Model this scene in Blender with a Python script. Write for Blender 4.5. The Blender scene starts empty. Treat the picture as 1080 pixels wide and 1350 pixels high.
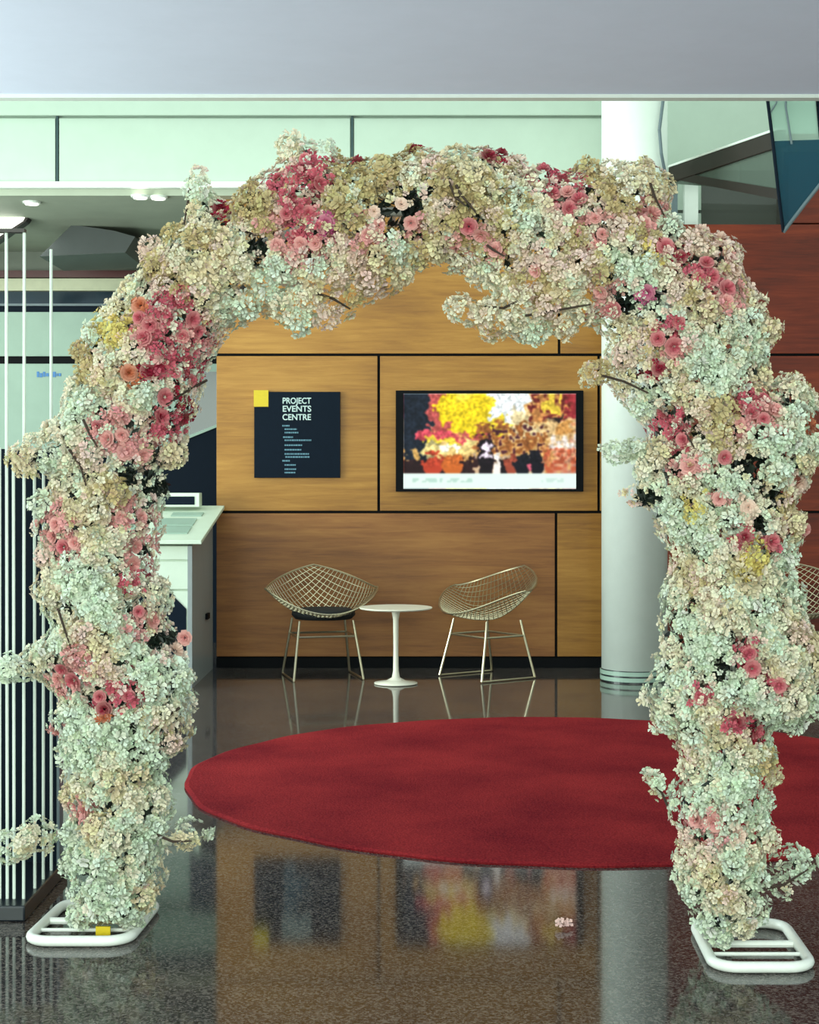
import bpy, math, random
import numpy as np
from mathutils import Vector, Matrix

random.seed(7)
rng = np.random.default_rng(7)
S = bpy.context.scene
C = S.collection

# ------------------------------------------------------------------ camera, light, exposure
F = 2100.0            # focal length in pixels of the 1080x1350 frame
H = 1.40              # eye height
HOR = 631.0           # row of the horizon
cam_d = bpy.data.cameras.new('camera')
cam = bpy.data.objects.new('camera', cam_d)
C.objects.link(cam)
cam.location = (0, 0, H)
cam.rotation_euler = (math.radians(90), 0, 0)
cam_d.sensor_fit = 'VERTICAL'
cam_d.sensor_height = 36.0
cam_d.lens = F / 1350 * 36.0
cam_d.shift_y = -(675 - HOR) / 1350
cam_d.clip_end = 200
S.camera = cam

w = bpy.data.worlds.new('World')
S.world = w
w.use_nodes = True
w.node_tree.nodes['Background'].inputs[0].default_value = (0.80, 1.0, 0.88, 1)
w.node_tree.nodes['Background'].inputs[1].default_value = 1.45


def area(name, loc, rot, sx, sy, power, col):
    l = bpy.data.lights.new(name, 'AREA')
    l.shape = 'RECTANGLE'
    l.size, l.size_y = sx, sy
    l.energy = power
    l.color = col
    o = bpy.data.objects.new(name, l)
    o.location = loc
    o.rotation_euler = rot
    C.objects.link(o)
    return o


# daylight through the glazed entrance front behind the viewer, daylight from the atrium roof
area('entrance_daylight', (-1.5, -3.0, 2.3), (math.radians(90), 0, math.radians(-8)), 7.0, 3.2, 560, (0.88, 1.0, 0.86))
area('atrium_skylight', (-0.3, 10.6, 6.6), (math.radians(12), 0, 0), 7.0, 2.2, 55, (0.84, 1.0, 0.90))
area('column_fill_light', (-6.8, 8.0, 1.5), (math.radians(90), 0, math.radians(-100)), 4.0, 2.6, 560, (0.84, 1.0, 0.92))  # fill light added on the left to brighten the column
area('bay_fill_light', (-4.2, 13.0, 3.40), (0, 0, 0), 2.4, 0.6, 45, (0.9, 1.0, 0.9))  # extra fill added to lift the dark bay, not one of the soffit lamps
S.view_settings.view_transform = 'Standard'
S.view_settings.look = 'None'
S.view_settings.gamma = 1.0
S.view_settings.use_curve_mapping = False
S.view_settings.exposure = 0.04


# ------------------------------------------------------------------ helpers
def px(x, y, d):
    """a point seen at row/column of the photograph, standing d metres away"""
    return Vector(((x - 540) * d / F, d, H + (HOR - y) * d / F))


def lin(c):
    return tuple(((v / 255) / 12.92 if v <= 10 else ((v / 255 + 0.055) / 1.055) ** 2.4) for v in c)


MATS = {}


def mat(name, rgb, rough=0.5, metal=0.0, noise=0.0, scale=40.0, stretch=(1, 1, 1), bump=0.0, rgb2=None,
        spec=0.5, detail=4.0, emit=0.0, transl=0.0, coat=0.0):
    if name in MATS:
        return MATS[name]
    m = bpy.data.materials.new(name)
    m.use_nodes = True
    nt = m.node_tree
    b = nt.nodes['Principled BSDF']
    c = lin(rgb) + (1,)
    b.inputs['Base Color'].default_value = c
    b.inputs['Roughness'].default_value = rough
    b.inputs['Metallic'].default_value = metal
    b.inputs['Specular IOR Level'].default_value = spec
    b.inputs['Coat Weight'].default_value = coat
    if emit:
        b.inputs['Emission Color'].default_value = c
        b.inputs['Emission Strength'].default_value = emit
    if noise or rgb2 or bump:
        tc = nt.nodes.new('ShaderNodeTexCoord')
        mp = nt.nodes.new('ShaderNodeMapping')
        mp.inputs['Scale'].default_value = stretch
        nz = nt.nodes.new('ShaderNodeTexNoise')
        nz.inputs['Scale'].default_value = scale
        nz.inputs['Detail'].default_value = detail
        nz.inputs['Roughness'].default_value = 0.65
        nt.links.new(tc.outputs['Object'], mp.inputs['Vector'])
        nt.links.new(mp.outputs['Vector'], nz.inputs['Vector'])
        if noise or rgb2:
            rp = nt.nodes.new('ShaderNodeValToRGB')
            rp.color_ramp.elements[0].position = 0.32
            rp.color_ramp.elements[1].position = 0.68
            c2 = lin(rgb2) if rgb2 else tuple(v * (1 - noise) for v in c[:3])
            rp.color_ramp.elements[0].color = tuple(c2[:3]) + (1,)
            rp.color_ramp.elements[1].color = c
            nt.links.new(nz.outputs['Fac'], rp.inputs['Fac'])
            nt.links.new(rp.outputs['Color'], b.inputs['Base Color'])
        if bump:
            bp = nt.nodes.new('ShaderNodeBump')
            bp.inputs['Strength'].default_value = bump
            bp.inputs['Distance'].default_value = 0.01
            nt.links.new(nz.outputs['Fac'], bp.inputs['Height'])
            nt.links.new(bp.outputs['Normal'], b.inputs['Normal'])
    MATS[name] = m
    return m


def wood(name, light, mid, dark, rough=0.42):
    m = bpy.data.materials.new(name)
    m.use_nodes = True
    nt = m.node_tree
    b = nt.nodes['Principled BSDF']
    b.inputs['Roughness'].default_value = rough
    b.inputs['Specular IOR Level'].default_value = 0.35
    tc = nt.nodes.new('ShaderNodeTexCoord')
    oi = nt.nodes.new('ShaderNodeObjectInfo')
    ad = nt.nodes.new('ShaderNodeVectorMath')
    ad.operation = 'ADD'
    mul = nt.nodes.new('ShaderNodeVectorMath')
    mul.operation = 'SCALE'
    mul.inputs['Scale'].default_value = 9.0
    cmb = nt.nodes.new('ShaderNodeCombineXYZ')
    for k in range(3):
        nt.links.new(oi.outputs['Random'], cmb.inputs[k])
    nt.links.new(cmb.outputs[0], mul.inputs[0])
    nt.links.new(tc.outputs['Object'], ad.inputs[0])
    nt.links.new(mul.outputs[0], ad.inputs[1])
    mp = nt.nodes.new('ShaderNodeMapping')
    mp.inputs['Scale'].default_value = (1.1, 1.0, 16.0)
    nt.links.new(ad.outputs[0], mp.inputs['Vector'])
    n1 = nt.nodes.new('ShaderNodeTexNoise')
    n1.inputs['Scale'].default_value = 2.0
    n1.inputs['Detail'].default_value = 7
    n1.inputs['Roughness'].default_value = 0.7
    n1.inputs['Distortion'].default_value = 0.5
    nt.links.new(mp.outputs[0], n1.inputs['Vector'])
    n2 = nt.nodes.new('ShaderNodeTexNoise')
    n2.inputs['Scale'].default_value = 1.7
    n2.inputs['Detail'].default_value = 2
    mp2 = nt.nodes.new('ShaderNodeMapping')
    mp2.inputs['Scale'].default_value = (0.6, 1.0, 1.8)
    nt.links.new(ad.outputs[0], mp2.inputs['Vector'])
    nt.links.new(mp2.outputs[0], n2.inputs['Vector'])
    mx = nt.nodes.new('ShaderNodeMath')
    mx.operation = 'MULTIPLY_ADD'
    mx.inputs[1].default_value = 0.55
    nt.links.new(n1.outputs['Fac'], mx.inputs[0])
    m2 = nt.nodes.new('ShaderNodeMath')
    m2.operation = 'MULTIPLY'
    m2.inputs[1].default_value = 0.45
    nt.links.new(n2.outputs['Fac'], m2.inputs[0])
    nt.links.new(m2.outputs[0], mx.inputs[2])
    rp = nt.nodes.new('ShaderNodeValToRGB')
    e = rp.color_ramp.elements
    e[0].position, e[0].color = 0.33, lin(dark) + (1,)
    e[1].position, e[1].color = 0.66, lin(light) + (1,)
    k = e.new(0.50)
    k.color = lin(mid) + (1,)
    nt.links.new(mx.outputs[0], rp.inputs['Fac'])
    nt.links.new(rp.outputs['Color'], b.inputs['Base Color'])
    return m


def petal_material(name):
    m = bpy.data.materials.new(name)
    m.use_nodes = True
    nt = m.node_tree
    b = nt.nodes['Principled BSDF']
    at = nt.nodes.new('ShaderNodeAttribute')
    at.attribute_name = 'tint'
    b.inputs['Roughness'].default_value = 0.7
    b.inputs['Specular IOR Level'].default_value = 0.15
    tr = nt.nodes.new('ShaderNodeBsdfTranslucent')
    mx = nt.nodes.new('ShaderNodeMixShader')
    mx.inputs[0].default_value = 0.22
    nt.links.new(at.outputs['Color'], b.inputs['Base Color'])
    nt.links.new(at.outputs['Color'], tr.inputs['Color'])
    nt.links.new(b.outputs[0], mx.inputs[1])
    nt.links.new(tr.outputs[0], mx.inputs[2])
    nt.links.new(mx.outputs[0], nt.nodes['Material Output'].inputs[0])
    return m


def glass_material(name, rgb, alpha, rough=0.03):
    m = bpy.data.materials.new(name)
    m.use_nodes = True
    nt = m.node_tree
    b = nt.nodes['Principled BSDF']
    b.inputs['Base Color'].default_value = lin(rgb) + (1,)
    b.inputs['Roughness'].default_value = rough
    tr = nt.nodes.new('ShaderNodeBsdfTransparent')
    tr.inputs[0].default_value = tuple(0.5 + 0.5 * v for v in lin(rgb)) + (1,)
    mx = nt.nodes.new('ShaderNodeMixShader')
    mx.inputs[0].default_value = alpha
    nt.links.new(tr.outputs[0], mx.inputs[1])
    nt.links.new(b.outputs[0], mx.inputs[2])
    nt.links.new(mx.outputs[0], nt.nodes['Material Output'].inputs[0])
    return m


class MB:
    def __init__(self):
        self.v, self.f = [], []

    def box(self, a, b):
        x0, y0, z0 = a
        x1, y1, z1 = b
        i = len(self.v)
        self.v += [(x0, y0, z0), (x1, y0, z0), (x1, y1, z0), (x0, y1, z0), (x0, y0, z1), (x1, y0, z1), (x1, y1, z1), (x0, y1, z1)]
        for q in ((0, 3, 2, 1), (4, 5, 6, 7), (0, 1, 5, 4), (1, 2, 6, 5), (2, 3, 7, 6), (3, 0, 4, 7)):
            self.f.append(tuple(i + k for k in q))
        return self

    def prism(self, pts, off):
        """polygon pts (3D) extruded by vector off"""
        i = len(self.v)
        n = len(pts)
        off = Vector(off)
        self.v += [tuple(Vector(p)) for p in pts] + [tuple(Vector(p) + off) for p in pts]
        self.f.append(tuple(range(i, i + n)))
        self.f.append(tuple(range(i + 2 * n - 1, i + n - 1, -1)))
        for k in range(n):
            j = (k + 1) % n
            self.f.append((i + k, i + n + k, i + n + j, i + j))
        return self

    def tube(self, pts, r, n=8, closed=False):
        pts = [Vector(p) for p in pts]
        m = len(pts)
        i0 = len(self.v)
        up = None
        for k, p in enumerate(pts):
            if closed:
                t = pts[(k + 1) % m] - pts[k - 1]
            else:
                t = pts[min(k + 1, m - 1)] - pts[max(k - 1, 0)]
            t.normalize()
            if up is None:
                up = Vector((0, 0, 1)) if abs(t.z) < 0.9 else Vector((1, 0, 0))
            a = t.cross(up)
            if a.length < 1e-4:
                a = t.cross(Vector((0.3, 1, 0.2)))
            a.normalize()
            bb = a.cross(t).normalized()
            up = bb
            rr = r[k] if isinstance(r, (list, tuple)) else r
            for j in range(n):
                q = 2 * math.pi * j / n
                self.v.append(tuple(p + a * math.cos(q) * rr + bb * math.sin(q) * rr))
        for k in range(m if closed else m - 1):
            for j in range(n):
                k2 = (k + 1) % m
                j2 = (j + 1) % n
                self.f.append((i0 + k * n + j, i0 + k * n + j2, i0 + k2 * n + j2, i0 + k2 * n + j))
        if not closed:
            self.f.append(tuple(i0 + j for j in range(n - 1, -1, -1)))
            self.f.append(tuple(i0 + (m - 1) * n + j for j in range(n)))
        return self

    def lathe(self, prof, c=(0, 0, 0), n=32):
        i0 = len(self.v)
        for (r, z) in prof:
            for j in range(n):
                q = 2 * math.pi * j / n
                self.v.append((c[0] + r * math.cos(q), c[1] + r * math.sin(q), c[2] + z))
        for k in range(len(prof) - 1):
            for j in range(n):
                j2 = (j + 1) % n
                self.f.append((i0 + k * n + j, i0 + k * n + j2, i0 + (k + 1) * n + j2, i0 + (k + 1) * n + j))
        self.f.append(tuple(i0 + j for j in range(n - 1, -1, -1)))
        self.f.append(tuple(i0 + (len(prof) - 1) * n + j for j in range(n)))
        return self

    def mesh(self, name, m, smooth=False):
        me = bpy.data.meshes.new(name)
        me.from_pydata(self.v, [], self.f)
        me.materials.append(m)
        if smooth:
            me.shade_smooth()
        return me

    def build(self, name, m, parent=None, smooth=False, bevel=0.0):
        o = bpy.data.objects.new(name, self.mesh(name, m, smooth))
        C.objects.link(o)
        o.parent = parent
        if bevel:
            md = o.modifiers.new('bevel', 'BEVEL')
            md.width = bevel
            md.segments = 2
        return o


def empty(name, loc=(0, 0, 0), rz=0.0):
    o = bpy.data.objects.new(name, None)
    o.empty_display_size = 0.1
    o.location = loc
    o.rotation_euler = (0, 0, rz)
    C.objects.link(o)
    return o


def tag(o, label=None, cat=None, group=None, kind=None):
    if label:
        o['label'] = label
    if cat:
        o['category'] = cat
    if group:
        o['group'] = group
    if kind:
        o['kind'] = kind
    return o


def struct(o, label=None):
    o['kind'] = 'structure'
    if label:
        o['label'] = label
    return o


def link(name, me, parent, mtx=None):
    o = bpy.data.objects.new(name, me)
    C.objects.link(o)
    o.parent = parent
    if mtx is not None:
        o.matrix_local = mtx
    return o


# ------------------------------------------------------------------ materials
M_white = mat('white_paint', (226, 232, 226), 0.55, noise=0.05, scale=6)
M_fascia = mat('parapet_paint', (188, 203, 190), 0.55, noise=0.05, scale=5)
M_ceil = mat('ceiling_paint', (228, 232, 255), 0.8, noise=0.03, scale=4)
M_soffit = mat('soffit_paint', (180, 186, 168), 0.6, noise=0.12, scale=3)
M_black = mat('black_joint', (12, 14, 18), 0.6, noise=0.2, scale=30, spec=0.1)
M_navy = mat('navy_enamel', (12, 24, 38), 0.6, noise=0.15, scale=30, spec=0.1)
M_darkglass = mat('dark_tinted_glass', (12, 40, 54), 0.12, noise=0.3, scale=2)
M_pale = mat('pale_green_panel', (158, 182, 168), 0.4, noise=0.08, scale=4)
M_greywall = mat('grey_wall', (120, 124, 112), 0.5, noise=0.15, scale=4)  # plain grey for the bay wall, slightly mottled
M_maroon = mat('maroon_rail', (84, 28, 30), 0.4, noise=0.2, scale=20)
M_cream = mat('cream_strip', (206, 206, 176), 0.5, noise=0.1, scale=12)
M_wood = wood('honey_veneer', (184, 132, 60), (164, 112, 46), (128, 82, 34))
M_wood2 = wood('russet_veneer', (168, 112, 58), (146, 92, 46), (112, 66, 34))
M_redwood = wood('mahogany_veneer', (140, 54, 26), (112, 38, 18), (74, 24, 14))
M_chrome = mat('brushed_chrome', (196, 184, 156), 0.3, metal=0.9, noise=0.12, scale=60)
M_whitetube = mat('white_powder_coat', (236, 238, 232), 0.35, noise=0.05, scale=30)
M_rod = mat('white_rod', (226, 236, 228), 0.35, noise=0.05, scale=30)
M_steelpost = mat('grey_blue_post', (108, 122, 130), 0.35, noise=0.15, scale=12)
M_plinth = mat('dark_plinth', (26, 32, 40), 0.3, noise=0.2, scale=20)
M_cushion = mat('black_cushion_fabric', (16, 18, 22), 0.8, noise=0.3, scale=90)
M_table = mat('white_table_lacquer', (238, 232, 216), 0.3, noise=0.04, scale=12)
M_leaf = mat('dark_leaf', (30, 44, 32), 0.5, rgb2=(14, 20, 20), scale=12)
M_twig = mat('brown_twig', (62, 46, 36), 0.8, noise=0.4, scale=60)
M_yellow = mat('yellow_enamel', (216, 186, 10), 0.45, noise=0.08, scale=40)
M_print = mat('pale_print', (196, 214, 214), 0.6, noise=0.1, scale=60)
M_print2 = mat('blue_grey_print', (96, 138, 158), 0.6, noise=0.1, scale=60)
M_petal = petal_material('petal')
M_brown = mat('dark_brown_rail', (40, 28, 25), 0.45, noise=0.25, scale=20)
M_lamp = mat('lamp_diffuser', (250, 252, 240), 0.4, emit=2.2)
M_desk = mat('pale_desk_laminate', (214, 226, 208), 0.4, noise=0.05, scale=10)
M_deskside = mat('grey_desk_side', (146, 152, 154), 0.35, noise=0.12, scale=6, stretch=(1, 8, 1))
M_caption = mat('blue_script', (70, 130, 196), 0.5, noise=0.1, scale=30)

# polished speckled stone
m = bpy.data.materials.new('polished_granite')
m.use_nodes = True
nt = m.node_tree
b = nt.nodes['Principled BSDF']
tc = nt.nodes.new('ShaderNodeTexCoord')
vo = nt.nodes.new('ShaderNodeTexVoronoi')
vo.inputs['Scale'].default_value = 150
nz = nt.nodes.new('ShaderNodeTexNoise')
nz.inputs['Scale'].default_value = 110
nz.inputs['Detail'].default_value = 3
nz.inputs['Roughness'].default_value = 0.8
rp = nt.nodes.new('ShaderNodeValToRGB')
e = rp.color_ramp.elements
e[0].position, e[0].color = 0.36, lin((34, 31, 32)) + (1,)
e[1].position, e[1].color = 0.66, lin((104, 97, 92)) + (1,)
k = e.new(0.5)
k.color = lin((68, 62, 62)) + (1,)
mixf = nt.nodes.new('ShaderNodeMix')
mixf.inputs[0].default_value = 0.35
sep = nt.nodes.new('ShaderNodeSeparateColor')
nt.links.new(tc.outputs['Object'], vo.inputs['Vector'])
nt.links.new(tc.outputs['Object'], nz.inputs['Vector'])
nt.links.new(vo.outputs['Color'], sep.inputs[0])
nt.links.new(nz.outputs['Fac'], mixf.inputs[2])
nt.links.new(sep.outputs[0], mixf.inputs[3])
nt.links.new(mixf.outputs[0], rp.inputs['Fac'])
nt.links.new(rp.outputs['Color'], b.inputs['Base Color'])
b.inputs['Roughness'].default_value = 0.065
b.inputs['Specular IOR Level'].default_value = 0.30
M_floor = m

# red carpet
m = bpy.data.materials.new('red_carpet_pile')
m.use_nodes = True
nt = m.node_tree
b = nt.nodes['Principled BSDF']
b.inputs['Roughness'].default_value = 0.95
b.inputs['Specular IOR Level'].default_value = 0.05
tc = nt.nodes.new('ShaderNodeTexCoord')
nz = nt.nodes.new('ShaderNodeTexNoise')
nz.inputs['Scale'].default_value = 120
nz.inputs['Detail'].default_value = 3
n2 = nt.nodes.new('ShaderNodeTexNoise')
n2.inputs['Scale'].default_value = 1.6
n2.inputs['Detail'].default_value = 3
mixf = nt.nodes.new('ShaderNodeMix')
mixf.inputs[0].default_value = 0.5
rp = nt.nodes.new('ShaderNodeValToRGB')
e = rp.color_ramp.elements
e[0].position, e[0].color = 0.34, lin((98, 16, 30)) + (1,)
e[1].position, e[1].color = 0.66, lin((158, 46, 48)) + (1,)
bp = nt.nodes.new('ShaderNodeBump')
bp.inputs['Strength'].default_value = 0.5
bp.inputs['Distance'].default_value = 0.01
nt.links.new(tc.outputs['Object'], nz.inputs['Vector'])
nt.links.new(tc.outputs['Object'], n2.inputs['Vector'])
nt.links.new(nz.outputs['Fac'], mixf.inputs[2])
nt.links.new(n2.outputs['Fac'], mixf.inputs[3])
nt.links.new(mixf.outputs[0], rp.inputs['Fac'])
nt.links.new(rp.outputs['Color'], b.inputs['Base Color'])
nt.links.new(nz.outputs['Fac'], bp.inputs['Height'])
nt.links.new(bp.outputs['Normal'], b.inputs['Normal'])
M_carpet = m

# ------------------------------------------------------------------ the shell
WY = 11.8                                   # plane of the veneered wall
struct(MB().box((-7, -4, -0.2), (7, 16.2, 0)).build('floor', M_floor), 'polished dark speckled stone floor')
ceil = struct(MB().box((-7, -4, 3.62), (7, 9.2, 3.9)).build('ceiling', M_ceil), 'plain pale ceiling over the front of the lobby')
struct(MB().box((-7, 9.2, 3.60), (7, 9.28, 3.92)).build('trim_1', M_white), 'white edge trim of the low ceiling')
struct(MB().box((-7.2, 11.6, 0), (-7, 16.2, 7)).build('wall_left', M_white))
struct(MB().box((7, 4, 0), (7.2, 16.2, 7)).build('wall_right', M_white))
wb = struct(MB().box((-7, 16.0, 0), (7, 16.2, 7)).build('wall_back', M_white), 'pale wall far behind the lobby')

# veneered wall, a black substrate with a panel for each board
JW = 0.010


def Xw(x, d=WY):
    return (x - 540) * d / F


def Zw(y, d=WY):
    return H + (HOR - y) * d / F


wall_c = struct(MB().box((-1.427, WY, 0), (1.75, WY + 0.25, 3.56)).build('wall_centre', M_black), 'honey veneered wall behind the wire chairs')
z1, z2, zt, zb = Zw(675), Zw(468), 3.555, 0.085
rows = [(zb, z1, [-1.427, Xw(733), 1.75]), (z1, z2, [-1.427, Xw(499.5), 1.40, 1.75]), (z2, zt, [-1.427, Xw(737), 1.75])]
for (a, bz, xs) in rows:
    for i in range(len(xs) - 1):
        g0 = JW if i else 0.0
        MB().box((xs[i] + g0, WY - 0.022, a + (JW if a > 0.2 else 0)), (xs[i + 1] - (JW if i < len(xs) - 2 else 0), WY + 0.002, bz - JW)).build(
            'veneer_panel', M_wood2 if (a < 0.2 and i == 0) else M_wood, wall_c, bevel=0.002)
wall_r = struct(MB().box((1.75, WY, 0), (6.99, WY + 0.25, 3.28)).build('wall_right_of_column', M_black), 'dark red mahogany veneered wall right of the column')
for (a, bz, xs) in [(zb, z1, [1.75, 3.2, 4.9, 6.99]), (z1, z2, [1.75, 2.3, 4.1, 6.99]), (z2, 3.28, [1.75, 3.5, 5.3, 6.99])]:
    for i in range(len(xs) - 1):
        MB().box((xs[i] + (JW if i else 0), WY - 0.022, a + (JW if a > 0.2 else 0)), (xs[i + 1] - JW, WY + 0.002, bz - (JW if bz < 3 else 0))).build(
            'veneer_panel', M_redwood, wall_r, bevel=0.002)
MB().box((2.80, WY - 0.022, 3.29), (6.98, WY + 0.12, 3.95)).build('veneer_panel', M_redwood, wall_r, bevel=0.002)
struct(MB().box((-1.427, WY - 0.03, 0), (6.99, WY + 0.0, 0.075)).build('baseboard_back', M_black), 'black recessed plinth under the veneer')

# parapet of the bridge above
FY = 11.62
zlo, zhi, zr = Zw(247, FY), Zw(134, FY), Zw(154, FY)
par = struct(MB().box((-6.99, FY, zlo), (Xw(800), FY + 0.22, zhi)).build('wall_parapet', M_fascia), 'pale green painted parapet of the upper bridge')
MB().box((-6.99, FY - 0.05, zr), (Xw(800), FY + 0.001, zhi)).build('top_rail', M_fascia, par, bevel=0.004)
MB().box((-6.99, FY - 0.05, zlo - 0.012), (Xw(800), FY + 0.001, zlo + 0.035)).build('bottom_rail', M_white, par, bevel=0.003)
for (a, bb) in [(-6.99, -4.73), (-4.72, Xw(74, FY)), (Xw(79, FY), Xw(462, FY)), (Xw(467, FY), Xw(800, FY))]:
    dx = 0.0
    p = MB().box((a, FY - 0.028, zlo + 0.037), (bb, FY + 0.001, zr - 0.016)).build('parapet_panel', M_fascia, par, bevel=0.003)
for xj in (76.5, 464.5):
    MB().box((Xw(xj, FY) - 0.008, FY - 0.032, zlo + 0.037), (Xw(xj, FY) + 0.008, FY - 0.002, zr - 0.002)).build('joint_shadow_strip', mat('joint_shadow_paint', (46, 72, 76), 0.5, noise=0.2, scale=20), par)  # dark teal strip paints the shadow along each panel joint
struct(MB().box((-6.99, FY + 0.002, zlo - 0.06), (1.7, 15.99, zlo - 0.012)).build('ceiling_under_bridge', M_soffit), 'grey soffit under the upper bridge')
struct(MB().box((-6.99, 12.6, zlo + 0.0), (6.99, 12.75, 7)).build('wall_upper', M_fascia), 'pale wall above the bridge')

# left bay behind: bands of the far shopfront
BY = 14.5


def Xb(x): return (x - 540) * BY / F
def Zb(y): return H + (HOR - y) * BY / F


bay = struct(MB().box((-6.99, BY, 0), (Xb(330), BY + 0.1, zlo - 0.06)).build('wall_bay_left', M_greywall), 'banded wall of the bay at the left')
for (nm, ya, yb_, mm, th) in [('handrail', 358, 367, M_maroon, 0.08), ('ledge', 368, 384, M_cream, 0.05), ('dark_window_strip', 385, 401, M_darkglass, 0.03),
                              ('glazing_bar', 401, 404, M_steelpost, 0.05), ('dark_window_strip', 404, 412, M_navy, 0.03), ('pale_panel', 412, 470, M_pale, 0.04),
                              ('black_strip', 470, 480, M_black, 0.02), ('pale_panel', 480, 592, M_pale, 0.04), ('dark_panel', 592, 832, M_navy, 0.03)]:  # the black band is a plain strip between the pale panels
    MB().box((-6.99, BY - th, Zb(yb_)), (Xb(330), BY + 0.001, Zb(ya))).build(nm, mm, bay)
# dark sloped side of a stair behind the desk
stair = empty('staircase', (-2.0, 13.6, 0))
sd = 13.6
pts = [px(180, 616, sd), px(215, 590, sd), px(292, 560, sd), px(292, 870, sd), px(150, 850, sd)]
o = MB().prism([p - Vector((-2.0, 13.6, 0)) for p in pts], (0, 0.4, 0)).build('side_panel', M_navy, stair)
pts2 = [px(180, 614, sd), px(215, 588, sd), px(292, 557, sd), px(292, 561, sd), px(215, 592, sd), px(180, 618, sd)]
MB().prism([p - Vector((-2.0, 13.62, 0)) for p in pts2], (0, 0.2, 0)).build('handrail', M_pale, stair)
MB().prism([p - Vector((-2.0, 13.6, 0)) for p in (px(250, 490, 13.6), px(288, 490, 13.6), px(288, 560, 13.6), px(250, 575, 13.6))], (0, 0.05, 0)).build('glass_side', M_darkglass, stair)
MB().box((-0.5, 0.05, 0), (-0.1, 0.35, 0.6)).build('footing', M_navy, stair)
tag(stair, 'dark sloping stair side rising behind the pale desk', 'staircase')
# made-up box under the soffit, standing in for dark glass reflections
dk = empty('soffit_reflection', (-2.6, 13.0, zlo - 0.06))
zz = zlo - 0.06
poly = [px(52, 338, 13.0), px(95, 296, 13.0), px(150, 304, 13.0), px(178, 312, 13.0), px(165, 333, 13.0)]
MB().prism([p - dk.location for p in poly], (0, 0.9, 0)).build('reflection_box', mat('dark_reflection', (66, 70, 70), 0.4, noise=0.15, scale=4), dk)
MB().box((-0.02, 0.3, -0.10), (0.02, 0.34, 0)).build('hanger', M_steelpost, dk)
tag(dk, 'dark faceted box standing in for glass reflections under the soffit at upper left', 'duct')

for i, (x, y) in enumerate([(42, 266), (185, 258), (209, 259)]):
    # depth at which this point lies on the soffit
    d = (zlo - 0.06 - H) * F / (HOR - y)
    p = px(x, y, d)
    t = empty('downlight', (p.x, p.y, zlo - 0.06))
    MB().lathe([(0.05, -0.022), (0.05, 0.001)], n=20).build('lens', M_lamp, t)
    MB().lathe([(0.066, -0.014), (0.07, 0.001)], n=20).build('trim_ring', M_white, t)
    tag(t, ['round white downlight near the light strip at upper left', 'left one of two paired round downlights by the arch',
            'right one of two paired round downlights by the arch'][i], 'downlight', 'downlights in the soffit')
lp = Vector((-3.25, 12.6, zlo - 0.06))
t = empty('light_panel', tuple(lp))
MB().prism([px(x, y, 12.6) - lp for x, y in ((-60, 338), (-30, 300), (5, 280), (41, 281), (34, 292), (3, 314), (-30, 336))], (0, 0.12, 0)).build('frame', M_brown, t)
MB().prism([px(x, y, 12.59) - lp for x, y in ((-50, 334), (-26, 302), (7, 283), (34, 283.5), (30, 291), (1, 310), (-32, 332))], (0, 0.02, 0)).build('diffuser', M_lamp, t)
tag(t, 'slanted white light panel in the soffit at upper left', 'ceiling light')

# ------------------------------------------------------------------ column
cx, cy, cr = 1.565, 11.08, 0.228
t = empty('column', (cx, cy, 0))
MB().lathe([(cr, 0.07), (cr, 5.2)], n=64).build('shaft', M_white, t, smooth=False)
for ch in t.children:
    for p in ch.data.polygons:
        p.use_smooth = len(p.vertices) == 4
MB().lathe([(cr + 0.010, 0.010), (cr + 0.010, 0.038)], n=64).build('base_ring', M_pale, t)
MB().lathe([(cr + 0.010, 0.050), (cr + 0.010, 0.078)], n=64).build('base_ring', M_pale, t)
MB().lathe([(cr + 0.003, 0.0), (cr + 0.003, 0.084)], n=64).build('base_joint', M_plinth, t)  # dark grooves showing between the base rings
MB().tube([(0.21, -0.13, 2.6), (0.20, -0.14, 3.45), (0.155, -0.205, 3.62), (0.14, -0.215, 3.78), (0.165, -0.19, 3.95), (0.20, -0.16, 4.2), (0.21, -0.13, 5.1)], 0.011, 8).build('cable', M_steelpost, t)
struct(t, 'white round column beside the veneered wall')

# ------------------------------------------------------------------ balcony at upper right
bal = empty('balcony', (2.6, 11.9, 3.285))
L = bal.location
A = Vector((1.93, 11.72, 3.64))
Bn = Vector((2.47, 10.55, 3.683))
Cf = Vector((2.93, 12.7, 3.62))


def bar(a, b2, hh, th):
    a, b2 = Vector(a), Vector(b2)
    dvec = (b2 - a)
    n = Vector((-dvec.y, dvec.x, 0)).normalized() * th
    z = Vector((0, 0, hh))
    return MB().prism([a - n - L, b2 - n - L, b2 + n - L, a + n - L], z)


bar(A + Vector((0, 0, -0.07)), Bn + Vector((0, 0, -0.09)), 0.115, 0.03).build('handrail', M_brown, bal, bevel=0.005)
bar(A + Vector((0, 0, 0.046)), Bn + Vector((0, 0, 0.026)), 0.016, 0.034).build('rail_cap', M_white, bal)
nb = (Bn - A).cross(Vector((0, 0, 1))).normalized() * 0.012
A2, B2 = A + Vector((0.05, -0.108, 0)), Bn.copy()
MB().prism([Vector((A2.x, A2.y, 3.575)) - L - nb * 2, Vector((B2.x, B2.y, 3.245)) - L - nb * 2, Vector((B2.x, B2.y, 3.315)) - L - nb * 2, Vector((A2.x, A2.y, 3.63)) - L - nb * 2], nb * 4).build('lower_rail', M_brown, bal)
M_glass = glass_material('grey_green_glass', (104, 116, 108), 0.6)
MB().prism([Vector((A.x, A.y, 3.57)) - L, Vector((B2.x, B2.y, 3.30)) - L, Vector((B2.x, B2.y, Bn.z - 0.08)) - L, Vector((A.x, A.y, A.z - 0.06)) - L], nb).build('glass_panel', M_glass, bal)
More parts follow.
